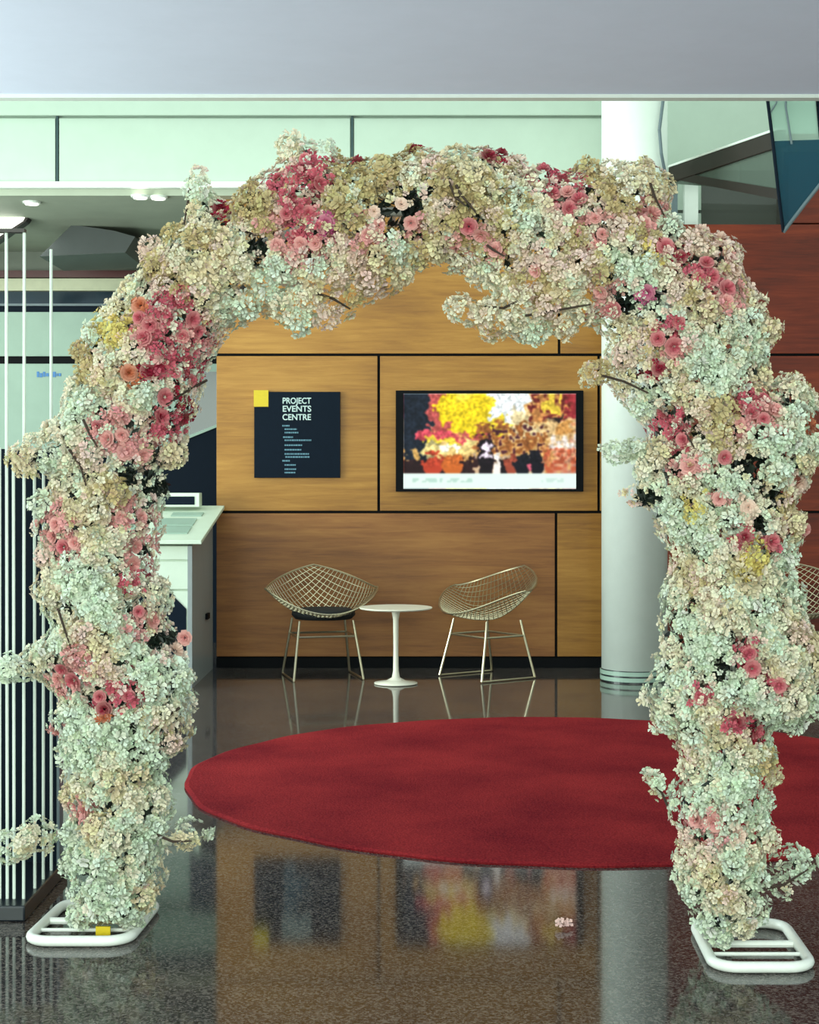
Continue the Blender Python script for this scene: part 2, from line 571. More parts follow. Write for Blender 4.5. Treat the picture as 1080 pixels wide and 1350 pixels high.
bar(Vector((2.18, 11.90, 3.285)), Vector((3.05, 11.95, 3.285)), 0.42, 0.006).build('glass_panel', glass_material('smoky_glass', (74, 76, 72), 0.75), bal)
MB().box(tuple(Vector((2.05, 11.86, 3.285)) - L), tuple(Vector((2.15, 11.94, 3.60)) - L)).build('post', M_white, bal)
MB().box(tuple(Vector((1.93, 11.70, 3.285)) - L), tuple(Vector((1.97, 11.74, 3.60)) - L)).build('post', M_steelpost, bal)
tag(bal, 'angular balcony with dark brown rails and glass above the red wall', 'balcony')

# pointed translucent hanging at the top right corner
hp = empty('hanging_banner', (2.35, 10.0, 3.9))
L2 = hp.location
d0 = 10.0
MB().prism([px(x, y, d0) - L2 for x, y in ((1009, 60), (1076, 60), (1080, 184), (1019, 186))], (0, 0.015, 0)).build('clear_pane', glass_material('pale_sheer', (190, 216, 206), 0.45), hp)
MB().prism([px(x, y, d0) - L2 for x, y in ((1019, 186), (1080, 184), (1090, 232), (1034, 304))], (0, 0.015, 0)).build('blue_pane', glass_material('teal_sheer', (36, 88, 108), 0.66), hp)
MB().tube([px(x, y, d0 - 0.01) - L2 for x, y in ((1008, 60), (1012, 130), (1019, 186), (1026, 250), (1033, 306))], 0.011, 8).build('edge_bar', M_navy, hp)
MB().tube([px(x, y, d0 - 0.01) - L2 for x, y in ((1033, 306), (1062, 268), (1092, 230))], 0.012, 8).build('edge_bar', M_steelpost, hp)
MB().tube([px(x, y, d0 - 0.01) - L2 for x, y in ((1040, 60), (1036, 140), (1044, 190))], 0.007, 6).build('fold', M_steelpost, hp)
MB().tube([px(x, y, d0 - 0.01) - L2 for x, y in ((1026, 60), (1024, 135), (1014, 152))], 0.006, 6).build('fold', M_steelpost, hp)
MB().prism([px(x, y, d0) - L2 for x, y in ((1070, 60), (1100, 60), (1100, 185), (1080, 184))], (0, 0.03, 0)).build('dark_side', M_navy, hp)
tag(hp, 'pointed translucent banner, pale above and teal below, hanging at top right', 'banner')
# ------------------------------------------------------------------ carpet
me = MB()
n = 160
prof = []
for (r, z) in ((1.775, 0.0), (1.78, 0.008), (1.76, 0.014), (1.2, 0.0145), (0.4, 0.0145)):
    prof.append((r, z))
cp = me.lathe(prof, (0, 0, 0), n).build('round_rug', M_carpet)
# slightly wavering edge
for v in cp.data.vertices:
    a = math.atan2(v.co.y, v.co.x)
    r = math.hypot(v.co.x, v.co.y)
    if r > 1.5:
        s = 1 + 0.004 * math.sin(9 * a) + 0.003 * math.sin(23 * a + 1)
        v.co.x *= s
        v.co.y *= s
cp.location = (0.735, 7.50, 0.0)
tag(cp, 'large round red carpet on the polished floor', 'rug')

# ------------------------------------------------------------------ sign board
sx0, sx1, sz1, sz0 = Xw(336), Xw(449), Zw(517), Zw(630)
sg = empty('information_sign', ((sx0 + sx1) / 2, WY - 0.024, sz0))
L = sg.location
nx, nzv = Xw(355), Zw(537)
MB().prism([Vector(p) - L for p in ((sx0, WY - 0.05, sz0), (sx1, WY - 0.05, sz0), (sx1, WY - 0.05, sz1), (nx, WY - 0.05, sz1), (nx, WY - 0.05, nzv), (sx0, WY - 0.05, nzv))],
           (0, 0.026, 0)).build('board', M_navy, sg, bevel=0.002)
MB().box(tuple(Vector((sx0 - 0.003, WY - 0.046, nzv + 0.003)) - L), tuple(Vector((nx - 0.002, WY - 0.024, sz1 + 0.012)) - L)).build('corner_square', M_yellow, sg)['label'] = 'yellow corner square'


def text_mesh(body, size, mm, name, parent, loc, width=None):
    cu = bpy.data.curves.new('tmp', 'FONT')
    cu.body = body
    cu.size = size
    cu.extrude = 0.0012
    cu.offset = 0.0012
    to = bpy.data.objects.new('tmp', cu)
    C.objects.link(to)
    bpy.context.view_layer.update()
    me = bpy.data.meshes.new_from_object(to.evaluated_get(bpy.context.evaluated_depsgraph_get()))
    bpy.data.objects.remove(to)
    bpy.data.curves.remove(cu)
    me.name = name
    me.materials.clear()
    me.materials.append(mm)
    o = link(name, me, parent)
    wd = max(v.co.x for v in me.vertices) - min(v.co.x for v in me.vertices)
    if width:
        o.scale.x = width / wd
    o.rotation_euler = (math.radians(90), 0, 0)
    o.location = loc
    return o


for body, yb_ in (('PROJECT', 532.5), ('EVENTS', 543), ('CENTRE', 554)):
    text_mesh(body, 0.062, M_print, 'lettering', sg, Vector((Xw(373), WY - 0.0525, Zw(yb_))) - L, 0.21)
sp = MB()
for (y, x0, x1) in ((561.5, 373, 383), (566, 376, 392), (570.5, 376, 394), (576.5, 374, 387), (580.5, 376, 411), (587, 376, 399), (593, 376, 398),
                    (598.5, 376, 408), (602.5, 377, 409), (607.5, 373, 383), (613, 376, 391), (618.5, 376, 391), (623, 376, 390)):
    x = x0
    while x < x1:
        wd = random.uniform(1.2, 3.6)
        sp.box(tuple(Vector((Xw(x), WY - 0.0525, Zw(y + 1.1))) - L), tuple(Vector((Xw(min(x + wd, x1)), WY - 0.049, Zw(y - 0.9))) - L))
        x += wd + 0.6
o = sp.build('small_print', M_print2, sg)
o['kind'] = 'stuff'
tag(sg, 'dark navy information board with yellow corner and pale lettering', 'sign')

# ------------------------------------------------------------------ wall screen
tx0, tx1, tz1, tz0 = Xw(522), Xw(768), Zw(515.5), Zw(648)
tv = empty('wall_screen', ((tx0 + tx1) / 2, WY - 0.024, tz0))
L = tv.location
s0, s1, u1, u0 = Xw(532), Xw(758.5), Zw(519.5), Zw(644.5)
MB().box(tuple(Vector((tx0, WY - 0.06, tz0)) - L), tuple(Vector((tx1, WY - 0.024, tz1)) - L)).build('housing', M_black, tv, bevel=0.004)
fr = MB()
for a, bb in (((tx0, tz0), (s0, tz1)), ((s1, tz0), (tx1, tz1)), ((s0, tz0), (s1, u0)), ((s0, u1), (s1, tz1))):
    fr.box(tuple(Vector((a[0], WY - 0.072, a[1])) - L), tuple(Vector((bb[0], WY - 0.058, bb[1])) - L))
fr.build('bezel', M_black, tv)
# the picture on the screen: coloured cells of a fine grid
NX, NY = 210, 116
gx, gy = np.meshgrid((np.arange(NX) + 0.5) / NX, (np.arange(NY) + 0.5) / NY)   # gy from the top
rs = np.random.default_rng(3)


def vnoise(nx_, ny_, gxx, gyy):
    g = rs.random((ny_ + 2, nx_ + 2))
    fx, fy = gxx * nx_, gyy * ny_
    ix, iy = fx.astype(int), fy.astype(int)
    tx, ty = fx - ix, fy - iy
    tx, ty = tx * tx * (3 - 2 * tx), ty * ty * (3 - 2 * ty)
    return (g[iy, ix] * (1 - tx) * (1 - ty) + g[iy, ix + 1] * tx * (1 - ty) + g[iy + 1, ix] * (1 - tx) * ty + g[iy + 1, ix + 1] * tx * ty)


img = np.zeros((NY, NX, 3))
n1 = vnoise(18, 10, gx, gy)
n2 = vnoise(50, 28, gx, gy)
n3 = vnoise(9, 6, gx, gy)


wx = (vnoise(30, 18, gx, gy) - 0.5) * 0.05 + (vnoise(70, 40, gx, gy) - 0.5) * 0.03
wy = (vnoise(30, 18, gx, gy) - 0.5) * 0.08 + (vnoise(70, 40, gx, gy) - 0.5) * 0.04
calm = np.clip((0.80 - gy) / 0.1, 0, 1)
gx0, gy0 = gx, gy
gx, gy = gx + wx * calm, gy + wy * calm


def put(mask, c, a=1.0):
    aa = (mask * a)[..., None]
    img[:] = img * (1 - aa) + np.array(c, float) * aa


put(np.ones_like(gx), (16, 26, 40))
put(((gx - 0.62) ** 2 / 0.2 + (gy - 0.45) ** 2 / 0.25 < 1 + 0.4 * (n1 - 0.5)) * 1.0, (214, 166, 96))
put((((gx - 0.40) / 0.27) ** 2 + ((gy - 0.16) / 0.33) ** 2 < 1 + 0.5 * (n1 - 0.5)) * 1.0, (190, 82, 78))
put((((gx - 0.43) / 0.24) ** 2 + ((gy - 0.16) / 0.28) ** 2 < 1 + 0.5 * (n1 - 0.5)) * 1.0, (236, 208, 20))
put(np.clip(n3 * 2 - 0.6, 0, 1) * (gx > 0.3) * (gx < 0.62) * (gy < 0.42), (244, 226, 90), 0.7)
put(((gx > 0.46 + 0.1 * n1) & (gx < 0.72) & (gy < 0.20 + 0.1 * n1)) * 1.0, (238, 246, 246))
put(((gx > 0.62) & (gx < 0.86) & (gy > 0.16) & (gy < 0.48)) * np.clip(n1 * 1.6, 0, 1), (232, 214, 160))
put(((gx > 0.73) & (gy < 0.28)) * 1.0, (196, 132, 70))
put(((gx > 0.73) & (gy < 0.28) & (n2 > 0.52)) * 1.0, (110, 34, 30))
put(((gx > 0.82) & (gx < 0.91) & (gy < 0.2) & (n1 > 0.35)) * 1.0, (226, 196, 60))
put(((gx > 0.955) & (gy < 0.5)) * 1.0, (150, 40, 46))
put((np.abs(gy - 0.27 + (gx - 0.88) * 0.4) < 0.02) * (gx > 0.81) * (gx < 0.95), (30, 18, 20))
put(((gx > 0.80) & (gy > 0.28) & (gy < 0.5)) * np.clip(0.4 + n2, 0, 1), (226, 190, 130))
put(((gx > 0.88) & (gx < 0.97) & (gy > 0.30) & (gy < 0.42)) * 1.0, (196, 140, 70))
put(((gx > 0.86) & (gy > 0.46)) * np.clip(n2 * 1.7, 0, 1), (236, 226, 216))
put(((gx > 0.82) & (gy > 0.56)) * np.clip(n2 * 1.5, 0, 1), (190, 90, 56))
put(((gx > 0.42) & (gx < 0.82) & (gy > 0.30) & (gy < 0.62) & (n2 > 0.47)) * 1.0, (150, 90, 40))
put(((gx > 0.44) & (gx < 0.82) & (gy > 0.34) & (gy < 0.64) & (n2 < 0.28)) * 1.0, (66, 24, 34))
put(((gx > 0.12) & (gx < 0.42) & (gy > 0.50) & (gy < 0.66)) * np.clip(0.3 + n1, 0, 1), (240, 222, 140))
put(((gx > 0.20) & (gx < 0.32) & (gy > 0.52) & (gy < 0.62) & (n1 > 0.35)) * 1.0, (244, 246, 232))
put((np.abs(gy - (0.42 + (gx - 0.1) * 0.35)) < 0.03 * (1 + n1)) * (gx > 0.08) * (gx < 0.34), (206, 70, 84))
put((np.abs(gy - (0.48 + (gx - 0.1) * 0.2)) < 0.02 * (1 + n1)) * (gx > 0.12) * (gx < 0.32), (238, 214, 60))
put(((gx < 0.46) & (gy > 0.70)) * 1.0, (34, 12, 14))
put(((gx < 0.10) & (gy > 0.58) & (gy < 0.72) & (n2 > 0.5)) * 1.0, (224, 176, 96))
put((((gx - 0.17) / 0.062) ** 2 + ((gy - 0.745) / 0.115) ** 2 < 1) * 1.0, (186, 62, 36))
put((((gx - 0.285) / 0.062) ** 2 + ((gy - 0.75) / 0.115) ** 2 < 1) * 1.0, (198, 100, 36))
put(((gx > 0.40) & (gy > 0.66) & (gx < 0.82)) * 1.0, (206, 176, 140))
put(((gx > 0.36) & (gx < 0.46) & (gy > 0.68) & (n2 > 0.4)) * 1.0, (44, 20, 20))
put(((gx > 0.44) & (gx < 0.515) & (gy > 0.50)) * 1.0, (20, 10, 16))
put(((gx > 0.462) & (gx < 0.502) & (gy > 0.52) & (gy < 0.68)) * 1.0, (240, 226, 240))
put(((gx > 0.52) & (gx < 0.56) & (gy > 0.62)) * 1.0, (246, 240, 230))
put(((gx > 0.56) & (gx < 0.60) & (gy > 0.70)) * 1.0, (20, 12, 16))
put((((gx - 0.625) / 0.035) ** 2 + ((gy - 0.75) / 0.115) ** 2 < 1) * 1.0, (156, 70, 48))
put((((gx - 0.69) / 0.045) ** 2 + ((gy - 0.75) / 0.12) ** 2 < 1) * 1.0, (14, 16, 26))
put((((gx - 0.775) / 0.045) ** 2 + ((gy - 0.73) / 0.125) ** 2 < 1) * 1.0, (14, 12, 22))
put((((gx - 0.735) / 0.012) ** 2 + ((gy - 0.77) / 0.04) ** 2 < 1) * 1.0, (206, 90, 110))
put((gy > 0.835) * 1.0, (222, 240, 232))
put(((gy > 0.885) & (gy < 0.93) & (gx > 0.05) & (gx < 0.40) & (n2 > 0.45)) * 1.0, (170, 206, 190), 0.8)
put(((gy > 0.885) & (gy < 0.93) & (gx > 0.80) & (gx < 0.95) & (n2 > 0.5)) * 1.0, (186, 214, 202), 0.7)
n4 = vnoise(100, 56, gx0, gy0)[..., None]
img = img * (0.72 + 0.5 * n4 * calm[..., None] + 0.28 * (1 - calm[..., None])) + 22 * (n4 - 0.4) * calm[..., None]
for _ in range(2):
    img = (img + np.roll(img, 1, 0) + np.roll(img, 1, 1) + np.roll(img, -1, 0) + np.roll(img, -1, 1)) / 5
img = np.clip(img, 0, 255) / 255
imgl = np.where(img <= 0.04, img / 12.92, ((img + 0.055) / 1.055) ** 2.4)
vx = np.linspace(s0, s1, NX + 1) - L.x
vz = np.linspace(u1, u0, NY + 1) - L.z
VX, VZ = np.meshgrid(vx, vz)
vv = np.stack([VX.ravel(), np.full(VX.size, WY - 0.062 - L.y), VZ.ravel()], 1)
ii = (np.arange(NY)[:, None] * (NX + 1) + np.arange(NX)[None, :]).ravel()
ff = np.stack([ii, ii + NX + 1, ii + NX + 2, ii + 1], 1)
sme = bpy.data.meshes.new('screen_picture')
sme.from_pydata(vv.tolist(), [], ff.tolist())
ca = sme.color_attributes.new('picture', 'FLOAT_COLOR', 'CORNER')
cols = np.ones((NX * NY, 4, 4))
cols[..., :3] = imgl.reshape(-1, 1, 3)
ca.data.foreach_set('color', cols.ravel())
m = bpy.data.materials.new('lit_screen')
m.use_nodes = True
nt = m.node_tree
at = nt.nodes.new('ShaderNodeAttribute')
at.attribute_name = 'picture'
b = nt.nodes['Principled BSDF']
b.inputs['Base Color'].default_value = (0.01, 0.01, 0.012, 1)
b.inputs['Roughness'].default_value = 0.4
b.inputs['Specular IOR Level'].default_value = 0.08
nt.links.new(at.outputs['Color'], b.inputs['Emission Color'])
b.inputs['Emission Strength'].default_value = 1.15
sme.materials.append(m)
link('screen_picture', sme, tv)
tag(tv, 'black framed wall screen showing a bright yellow and orange scene', 'screen')

# ------------------------------------------------------------------ sloped desk at the left
ds = empty('display_desk', (-1.9, 11.2, 0))
L = ds.location
xr = -1.45
MB().prism([Vector(p) - L for p in ((xr, 10.62, 0.0), (xr, 11.74, 0.0), (xr, 11.74, 1.15), (xr, 10.62, 0.95))], (-0.03, 0, 0)).build('side_panel', M_deskside, ds)
MB().prism([Vector(p) - L for p in ((xr - 0.031, 10.66, 0.0), (xr - 0.031, 11.72, 0.0), (xr - 0.031, 11.72, 1.14), (xr - 0.031, 10.66, 0.95))], (-0.85, 0, 0)).build('body', M_desk, ds)
zs = [0.0, 0.30, 0.58, 0.665, 0.80, 0.868, 0.955]
zs = [0.02, 0.655, 0.853, 0.955]
for a, bb in zip(zs[:-1], zs[1:]):
    MB().box(tuple(Vector((-2.33, 10.635, a + 0.006)) - L), tuple(Vector((xr - 0.005, 10.662, bb - 0.006)) - L)).build('front_panel', M_desk, ds, bevel=0.003)
MB().prism([Vector(p) - L for p in ((-1.40 + 0.02, 10.56, 0.965), (-1.40 + 0.035, 11.745, 1.175), (-2.36, 11.745, 1.175), (-2.36, 10.56, 0.965))], (0, 0, 0.026)).build('sloped_top', M_desk, ds, bevel=0.003)
sl = (1.175 - 0.965) / 1.185
for (xa, xb_, ya, yb_) in ((-1.75, -1.50, 10.75, 10.98), (-1.75, -1.50, 11.02, 11.25), (-1.70, -1.48, 11.34, 11.46), (-2.15, -1.85, 10.75, 11.2)):
    za, zb_ = 0.993 + (ya - 10.56) * sl, 0.993 + (yb_ - 10.56) * sl
    MB().prism([Vector(p) - L for p in ((xa, ya, za), (xb_, ya, za), (xb_, yb_, zb_), (xa, yb_, zb_))], (0, 0, 0.006)).build('inset_plate', M_pale, ds)
MB().prism([Vector(p) - L for p in (Vector((-1.74, 10.63, 0.78)), Vector((-1.49, 10.63, 0.53)), Vector((-1.49, 10.63, 0.24)), Vector((-1.62, 10.63, 0.20)), Vector((-1.82, 10.63, 0.62)))],
           (0, 0.005, 0)).build('dark_front_panel', M_navy, ds)  # flat navy panel lying on the desk front
MB().box(tuple(Vector((xr + 0.001, 11.30, 0.40)) - L), tuple(Vector((xr + 0.02, 11.42, 0.44)) - L)).build('hinge', M_black, ds)
tag(ds, 'pale desk with sloping top and grey side beside the veneered wall', 'desk')
pr = empty('display_box', (-1.72, 11.60, 1.196))
MB().box((-0.20, -0.08, 0), (0.20, 0.06, 0.10)).build('casing', M_desk, pr, bevel=0.004)
MB().box((-0.13, -0.084, 0.015), (0.165, -0.07, 0.075)).build('dark_slot', M_navy, pr)
tag(pr, 'small pale box with a dark slot on the rear of the desk', 'box')


# ------------------------------------------------------------------ wire chairs and table
def wire_chair_parts():
    N = 22

    def surf(u, v):
        k = 0.48
        uu = u * math.sqrt(1 - k * v * v / 1.0 * 0.9)
        vv_ = v * math.sqrt(1 - k * u * u / 1.0 * 0.9)
        s = (uu + vv_) / 2 * 1.25
        t_ = (uu - vv_) / 2 * 1.25
        x = 0.43 * t_
        y = 0.36 * s + 0.02 + 0.02 * t_ * t_
        if s < 0:
            z = 0.405 + 0.07 * s * s
        else:
            z = 0.405 + 0.41 * s ** 1.7
        z += 0.25 * abs(t_) ** 1.9
        return Vector((x, y, z))
    g = [-1 + 2 * i / (N - 1) for i in range(N)]
    wb_ = MB()
    for a in g[1:-1]:
        wb_.tube([surf(a, q) for q in g], 0.0027, 4)
        wb_.tube([surf(q, a) for q in g], 0.0027, 4)
    shell = wb_.mesh('wire_shell', M_chrome)
    loop = [surf(-1, q) for q in g] + [surf(q, 1) for q in g[1:]] + [surf(1, q) for q in g[::-1][1:]] + [surf(q, -1) for q in g[::-1][1:-1]]
    rim = MB().tube(loop, 0.007, 6, closed=True).mesh('rim', M_chrome)
    legs = []
    for sx in (-1, 1):
        for sy in (-1, 1):
            top = Vector((sx * 0.19, 0.02 + sy * 0.15, 0.41))
            kn = Vector((sx * 0.205, 0.02 + sy * 0.17, 0.30))
            ft = Vector((sx * 0.245, 0.02 + sy * 0.235, 0.008))
            legs.append(MB().tube([top, kn, ft], [0.008, 0.009, 0.009], 8).mesh('leg', M_chrome))
    fr_ = MB()
    fr_.tube([(-0.205, -0.15, 0.30), (0.205, -0.15, 0.30), (0.205, 0.19, 0.30), (-0.205, 0.19, 0.30)], 0.008, 6, closed=True)
    frame = fr_.mesh('under_frame', M_chrome)
    run = [MB().tube([(sx * 0.245, -0.215, 0.008), (sx * 0.245, 0.255, 0.008)], 0.007, 6).mesh('floor_runner', M_chrome) for sx in (-1, 1)]
    return [('wire_shell', shell), ('rim', rim)] + [('leg', l) for l in legs] + [('under_frame', frame)] + [('floor_runner', r) for r in run]


CP = wire_chair_parts()


def chair(loc, rz, label, cushion=False):
    t = empty('wire_chair', loc, rz)
    for nm, me_ in CP:
        link(nm, me_, t)
    if cushion:
        cu = MB()
        n_ = 24
        prof_ = [(0.02, -0.03), (0.19, -0.028), (0.215, 0.0), (0.21, 0.03), (0.18, 0.042), (0.02, 0.044)]
        cu.lathe(prof_, (0, 0, 0), n_)
        o = cu.build('seat_cushion', M_cushion, t, smooth=True)
        o.location = (0, -0.02, 0.445)
        o.scale = (1.05, 1.0, 1.0)
    tag(t, label, 'chair', 'wire chairs along the veneered wall')
    return t


chair((-0.61, 11.22, 0), math.radians(14), 'wire shell chair with black seat cushion, left of the white table', True)
chair((0.53, 11.22, 0), math.radians(-55), 'wire shell chair without cushion, right of the white table')
chair((2.78, 11.25, 0), math.radians(-10), 'wire shell chair against the red wall, mostly hidden by the flowers')
tb = empty('side_table', (-0.093, 10.86, 0))
MB().lathe([(0.10, 0), (0.148, 0.004), (0.148, 0.010), (0.07, 0.022), (0.028, 0.045), (0.019, 0.09), (0.017, 0.25), (0.019, 0.44), (0.03, 0.50), (0.05, 0.506)], n=36).build('pedestal', M_table, tb, smooth=True)
MB().lathe([(0.20, 0.506), (0.246, 0.514), (0.25, 0.520), (0.248, 0.524), (0.05, 0.525)], n=48).build('table_top', M_table, tb)
tag(tb, 'small round white pedestal table between the wire chairs', 'table')

# ------------------------------------------------------------------ rod screen at the left edge
rsn = empty('rod_screen', (-1.5, 5.15, 0))
L = rsn.location
MB().box(tuple(Vector((-2.1, 5.03, 0)) - L), tuple(Vector((-1.215, 5.66, 0.05)) - L)).build('plinth', M_plinth, rsn, bevel=0.006)
topz = 2.19
MB().box(tuple(Vector((-2.1, 5.105, topz)) - L), tuple(Vector((-1.235, 5.135, topz + 0.012)) - L)).build('top_bar', M_brown, rsn)
rodA = MB().tube([(0, 0, 0.05), (0, 0, topz)], 0.0052, 8).mesh('rod', M_rod)
x = -1.222
row = 0
spots = []
for i in range(24):
    spots.append((-1.245 - i * 0.0235 + random.uniform(-0.006, 0.006), 5.12))
for i in range(3):
    spots.append((-1.235, 5.25 + i * 0.12))
rodB = MB().tube([(0, 0, 0.05), (0, 0, 1.50)], 0.0052, 8).mesh('rod', M_rod)
for (xx, yy) in spots:
    o = link('rod', rodB if random.random() < 0.4 else rodA, rsn)
    o.location = (xx - L.x, yy - L.y, 0)
    o.rotation_euler = (random.uniform(-0.001, 0.001), random.uniform(-0.002, 0.002), 0)
MB().box(tuple(Vector((-1.232, 5.56, 0.05)) - L), tuple(Vector((-1.222, 5.62, 0.80)) - L)).build('corner_post', M_steelpost, rsn)
MB().box(tuple(Vector((-2.1, 5.61, 0.05)) - L), tuple(Vector((-1.24, 5.63, 1.43)) - L)).build('dark_back_panel', M_navy, rsn)
tag(rsn, 'screen of thin white vertical rods on a dark plinth at the left edge', 'screen divider')
# small blue script on the glass of the bay
o = MB()
xs = 50
while xs < 80:
    wd = random.uniform(1.5, 4)
    o.box((Xb(xs), BY - 0.046, Zb(497 + random.uniform(-1, 1))), (Xb(xs + wd), BY - 0.039, Zb(492 + random.uniform(-2, 1))))
    xs += wd + 0.8
o.build('blue_script', M_caption, bay)

# ------------------------------------------------------------------ the floral arch
AD0, ADS = 4.85, 0.128          # depth of the arch plane: d = AD0 - ADS * X
arch = empty('floral_arch', (0, AD0, 0))
AL = arch.location


def arch_pt(x, y, fwd=0.0):
    """photo column/row -> point of the arch plane (moved fwd metres to the front)"""
    k = (x - 540) / F
    X = k * (AD0 - 0.07) / (1 + ADS * k)
    d = AD0 - ADS * X
    Z = H + (HOR - y) * (d - 0.07) / F
    return Vector((X, d - fwd, Z))


def loop_rect(x0, x1, y0, y1, r, z, skew=0.0):
    pts = []
    for (cx_, cy_, a0) in ((x1 - r, y1 - r, 0), (x0 + r, y1 - r, 90), (x0 + r, y0 + r, 180), (x1 - r, y0 + r, 270)):
        for k_ in range(7):
            a = math.radians(a0 + 15 * k_)
            yy_ = cy_ + r * math.sin(a)
            pts.append(Vector((cx_ + r * math.cos(a) + skew * (yy_ - y0), yy_, z)))
    return pts


for (x0, x1, y0, y1, sk) in ((-1.15, -0.845, 4.765, 5.20, 0.06), (0.865, 1.145, 4.51, 4.96, 0.04)):
    fmb = MB().tube([p - AL for p in loop_rect(x0, x1, y0, y1, 0.07, 0.0165, sk)], 0.016, 10, closed=True)
    bf = fmb.build('base_frame', M_whitetube, arch, smooth=True)
    ym = (y0 + y1) / 2 + 0.0
    for yy_ in (ym, ym - 0.10):
        MB().tube([Vector((x0 + 0.0 + sk * (yy_ - y0), yy_, 0.0165)) - AL, Vector((x1 + sk * (yy_ - y0), yy_, 0.0165)) - AL], 0.011 if yy_ == ym else 0.006, 8).build(
            'cross_bar', M_whitetube, bf)

cl = [(148, 1225), (150, 1100), (152, 950), (140, 800), (130, 660), (150, 560), (185, 470), (235, 390), (310, 330), (400, 295), (500, 275), (600, 270), (700, 290),
      (790, 325), (870, 385), (925, 460), (950, 560), (965, 680), (970, 800), (968, 950), (960, 1100), (965, 1240)]
hoop = [arch_pt(x, y) - AL for x, y in cl]
hoop[0].z = 0.02
hoop[-1].z = 0.02
MB().tube(hoop, 0.014, 8).build('hoop', M_whitetube, arch, smooth=True)

poly = [(88, 1225), (92, 1180), (85, 1130), (88, 1080), (80, 1030), (75, 985), (62, 950), (70, 920), (45, 890), (38, 850), (60, 820), (48, 780), (55, 740), (42, 700),
        (55, 660), (60, 630), (20, 615), (15, 590), (50, 575), (70, 545), (85, 510), (100, 470), (108, 420), (140, 405), (170, 355), (200, 310), (240, 290), (250, 240),
        (300, 265), (345, 222), (380, 205), (415, 190), (450, 205), (500, 208), (540, 190), (570, 183), (600, 198), (650, 192), (680, 205), (730, 220), (790, 218),
        (850, 208), (885, 228), (890, 285), (940, 300), (985, 325), (998, 385), (1035, 430), (1015, 470), (1020, 500), (1050, 485), (1080, 520), (1085, 600), (1075, 640),
        (1050, 665), (1070, 700), (1045, 745), (1045, 775), (1075, 812), (1085, 860), (1085, 940), (1030, 968), (1022, 1010), (1018, 1100), (1012, 1150), (1005, 1190),
        (1000, 1240), (940, 1242), (905, 1205), (895, 1160), (898, 1110), (888, 1070), (898, 1020), (900, 980), (870, 960), (855, 925), (865, 880), (880, 840), (876, 780),
        (895, 735), (870, 705), (850, 650), (845, 610), (858, 560), (820, 520), (800, 460), (790, 425), (740, 435), (690, 450), (650, 445), (625, 420), (640, 385),
        (610, 350), (560, 352), (520, 380), (480, 405), (440, 425), (400, 440), (350, 415), (310, 425), (290, 440), (275, 470), (262, 520), (240, 565), (235, 600),
        (215, 630), (206, 700), (203, 755), (222, 803), (228, 850), (245, 880), (250, 930), (245, 985), (220, 1000), (215, 1050), (225, 1090), (208, 1130), (208, 1180),
        (190, 1225)]
tufts = [(258, 235, 12, 20), (612, 412, 20, 18), (250, 1100, 22, 14), (228, 1122, 14, 8), (35, 1105, 32, 25), (868, 965, 12, 9), (868, 1042, 10, 18), (882, 1060, 16, 9),
         (1050, 1140, 30, 17), (1035, 1178, 15, 12), (785, 492, 20, 12), (215, 605, 25, 12), (400, 192, 40, 12), (28, 875, 26, 18), (835, 595, 35, 14), (840, 650, 18, 10)]
ST = 3.0
GX = np.arange(-12, 1110, ST)
GY = np.arange(150, 1256, ST)
PX, PY = np.meshgrid(GX, GY)
# ragged edge: look the outline up at a wobbled place
wob = lambda a, s, ph: np.sin(PX / s + ph) * np.cos(PY / s * 1.13 + 1.7 * ph) * a
QX = PX + wob(4, 7, 0.3) + wob(5, 17, 1.1)
QY = PY + wob(4, 8, 2.3) + wob(5, 19, 0.7)
inside = np.zeros(PX.shape, bool)
for i in range(len(poly)):
    (xa, ya), (xb_, yb_) = poly[i], poly[i - 1]
    cond = ((ya > QY) != (yb_ > QY))
    with np.errstate(divide='ignore', invalid='ignore'):
        xi = (xb_ - xa) * (QY - ya) / ((yb_ - ya) if yb_ != ya else 1e-9) + xa
    inside ^= (cond & (QX < xi))
for (a, bb, ra, rb) in tufts:
    inside |= ((QX - a) / ra) ** 2 + ((QY - bb) / rb) ** 2 < 1
# distance to the outline
pad = np.pad(inside, 1)
edge = inside & ~(pad[:-2, 1:-1] & pad[2:, 1:-1] & pad[1:-1, :-2] & pad[1:-1, 2:])
ex, ey = PX[edge], PY[edge]
cx_, cy_ = PX[inside], PY[inside]
dist = np.empty(cx_.size)
for i in range(0, cx_.size, 1500):
    dd = (cx_[i:i + 1500, None] - ex[None]) ** 2 + (cy_[i:i + 1500, None] - ey[None]) ** 2
    dist[i:i + 1500] = np.sqrt(dd.min(1))
dist_m = dist / 433.0
DMAX = 0.19
half = DMAX * np.sqrt(np.clip(1 - (1 - np.clip(dist_m / 0.19, 0, 1)) ** 2, 0.004, 1))
Dg = np.zeros(PX.shape)
Dg[inside] = half


def grid_at(x, y):
    return Dg[np.clip(((y - GY[0]) / ST + 0.5).astype(int), 0, Dg.shape[0] - 1), np.clip(((x - GX[0]) / ST + 0.5).astype(int), 0, Dg.shape[1] - 1)]


# pale to deep tones of the petals
PAL = {'mint': (228, 238, 216), 'cream': (244, 234, 210), 'ivory': (236, 222, 186), 'tan': (206, 186, 138), 'blush': (244, 216, 202), 'yellow': (232, 212, 130),
       'pink': (232, 166, 164), 'rose': (206, 100, 116), 'deep': (156, 38, 62), 'magenta': (200, 92, 140), 'orange': (206, 120, 84)}
PALN = list(PAL)
PALV = np.array([lin(PAL[k_]) for k_ in PALN])
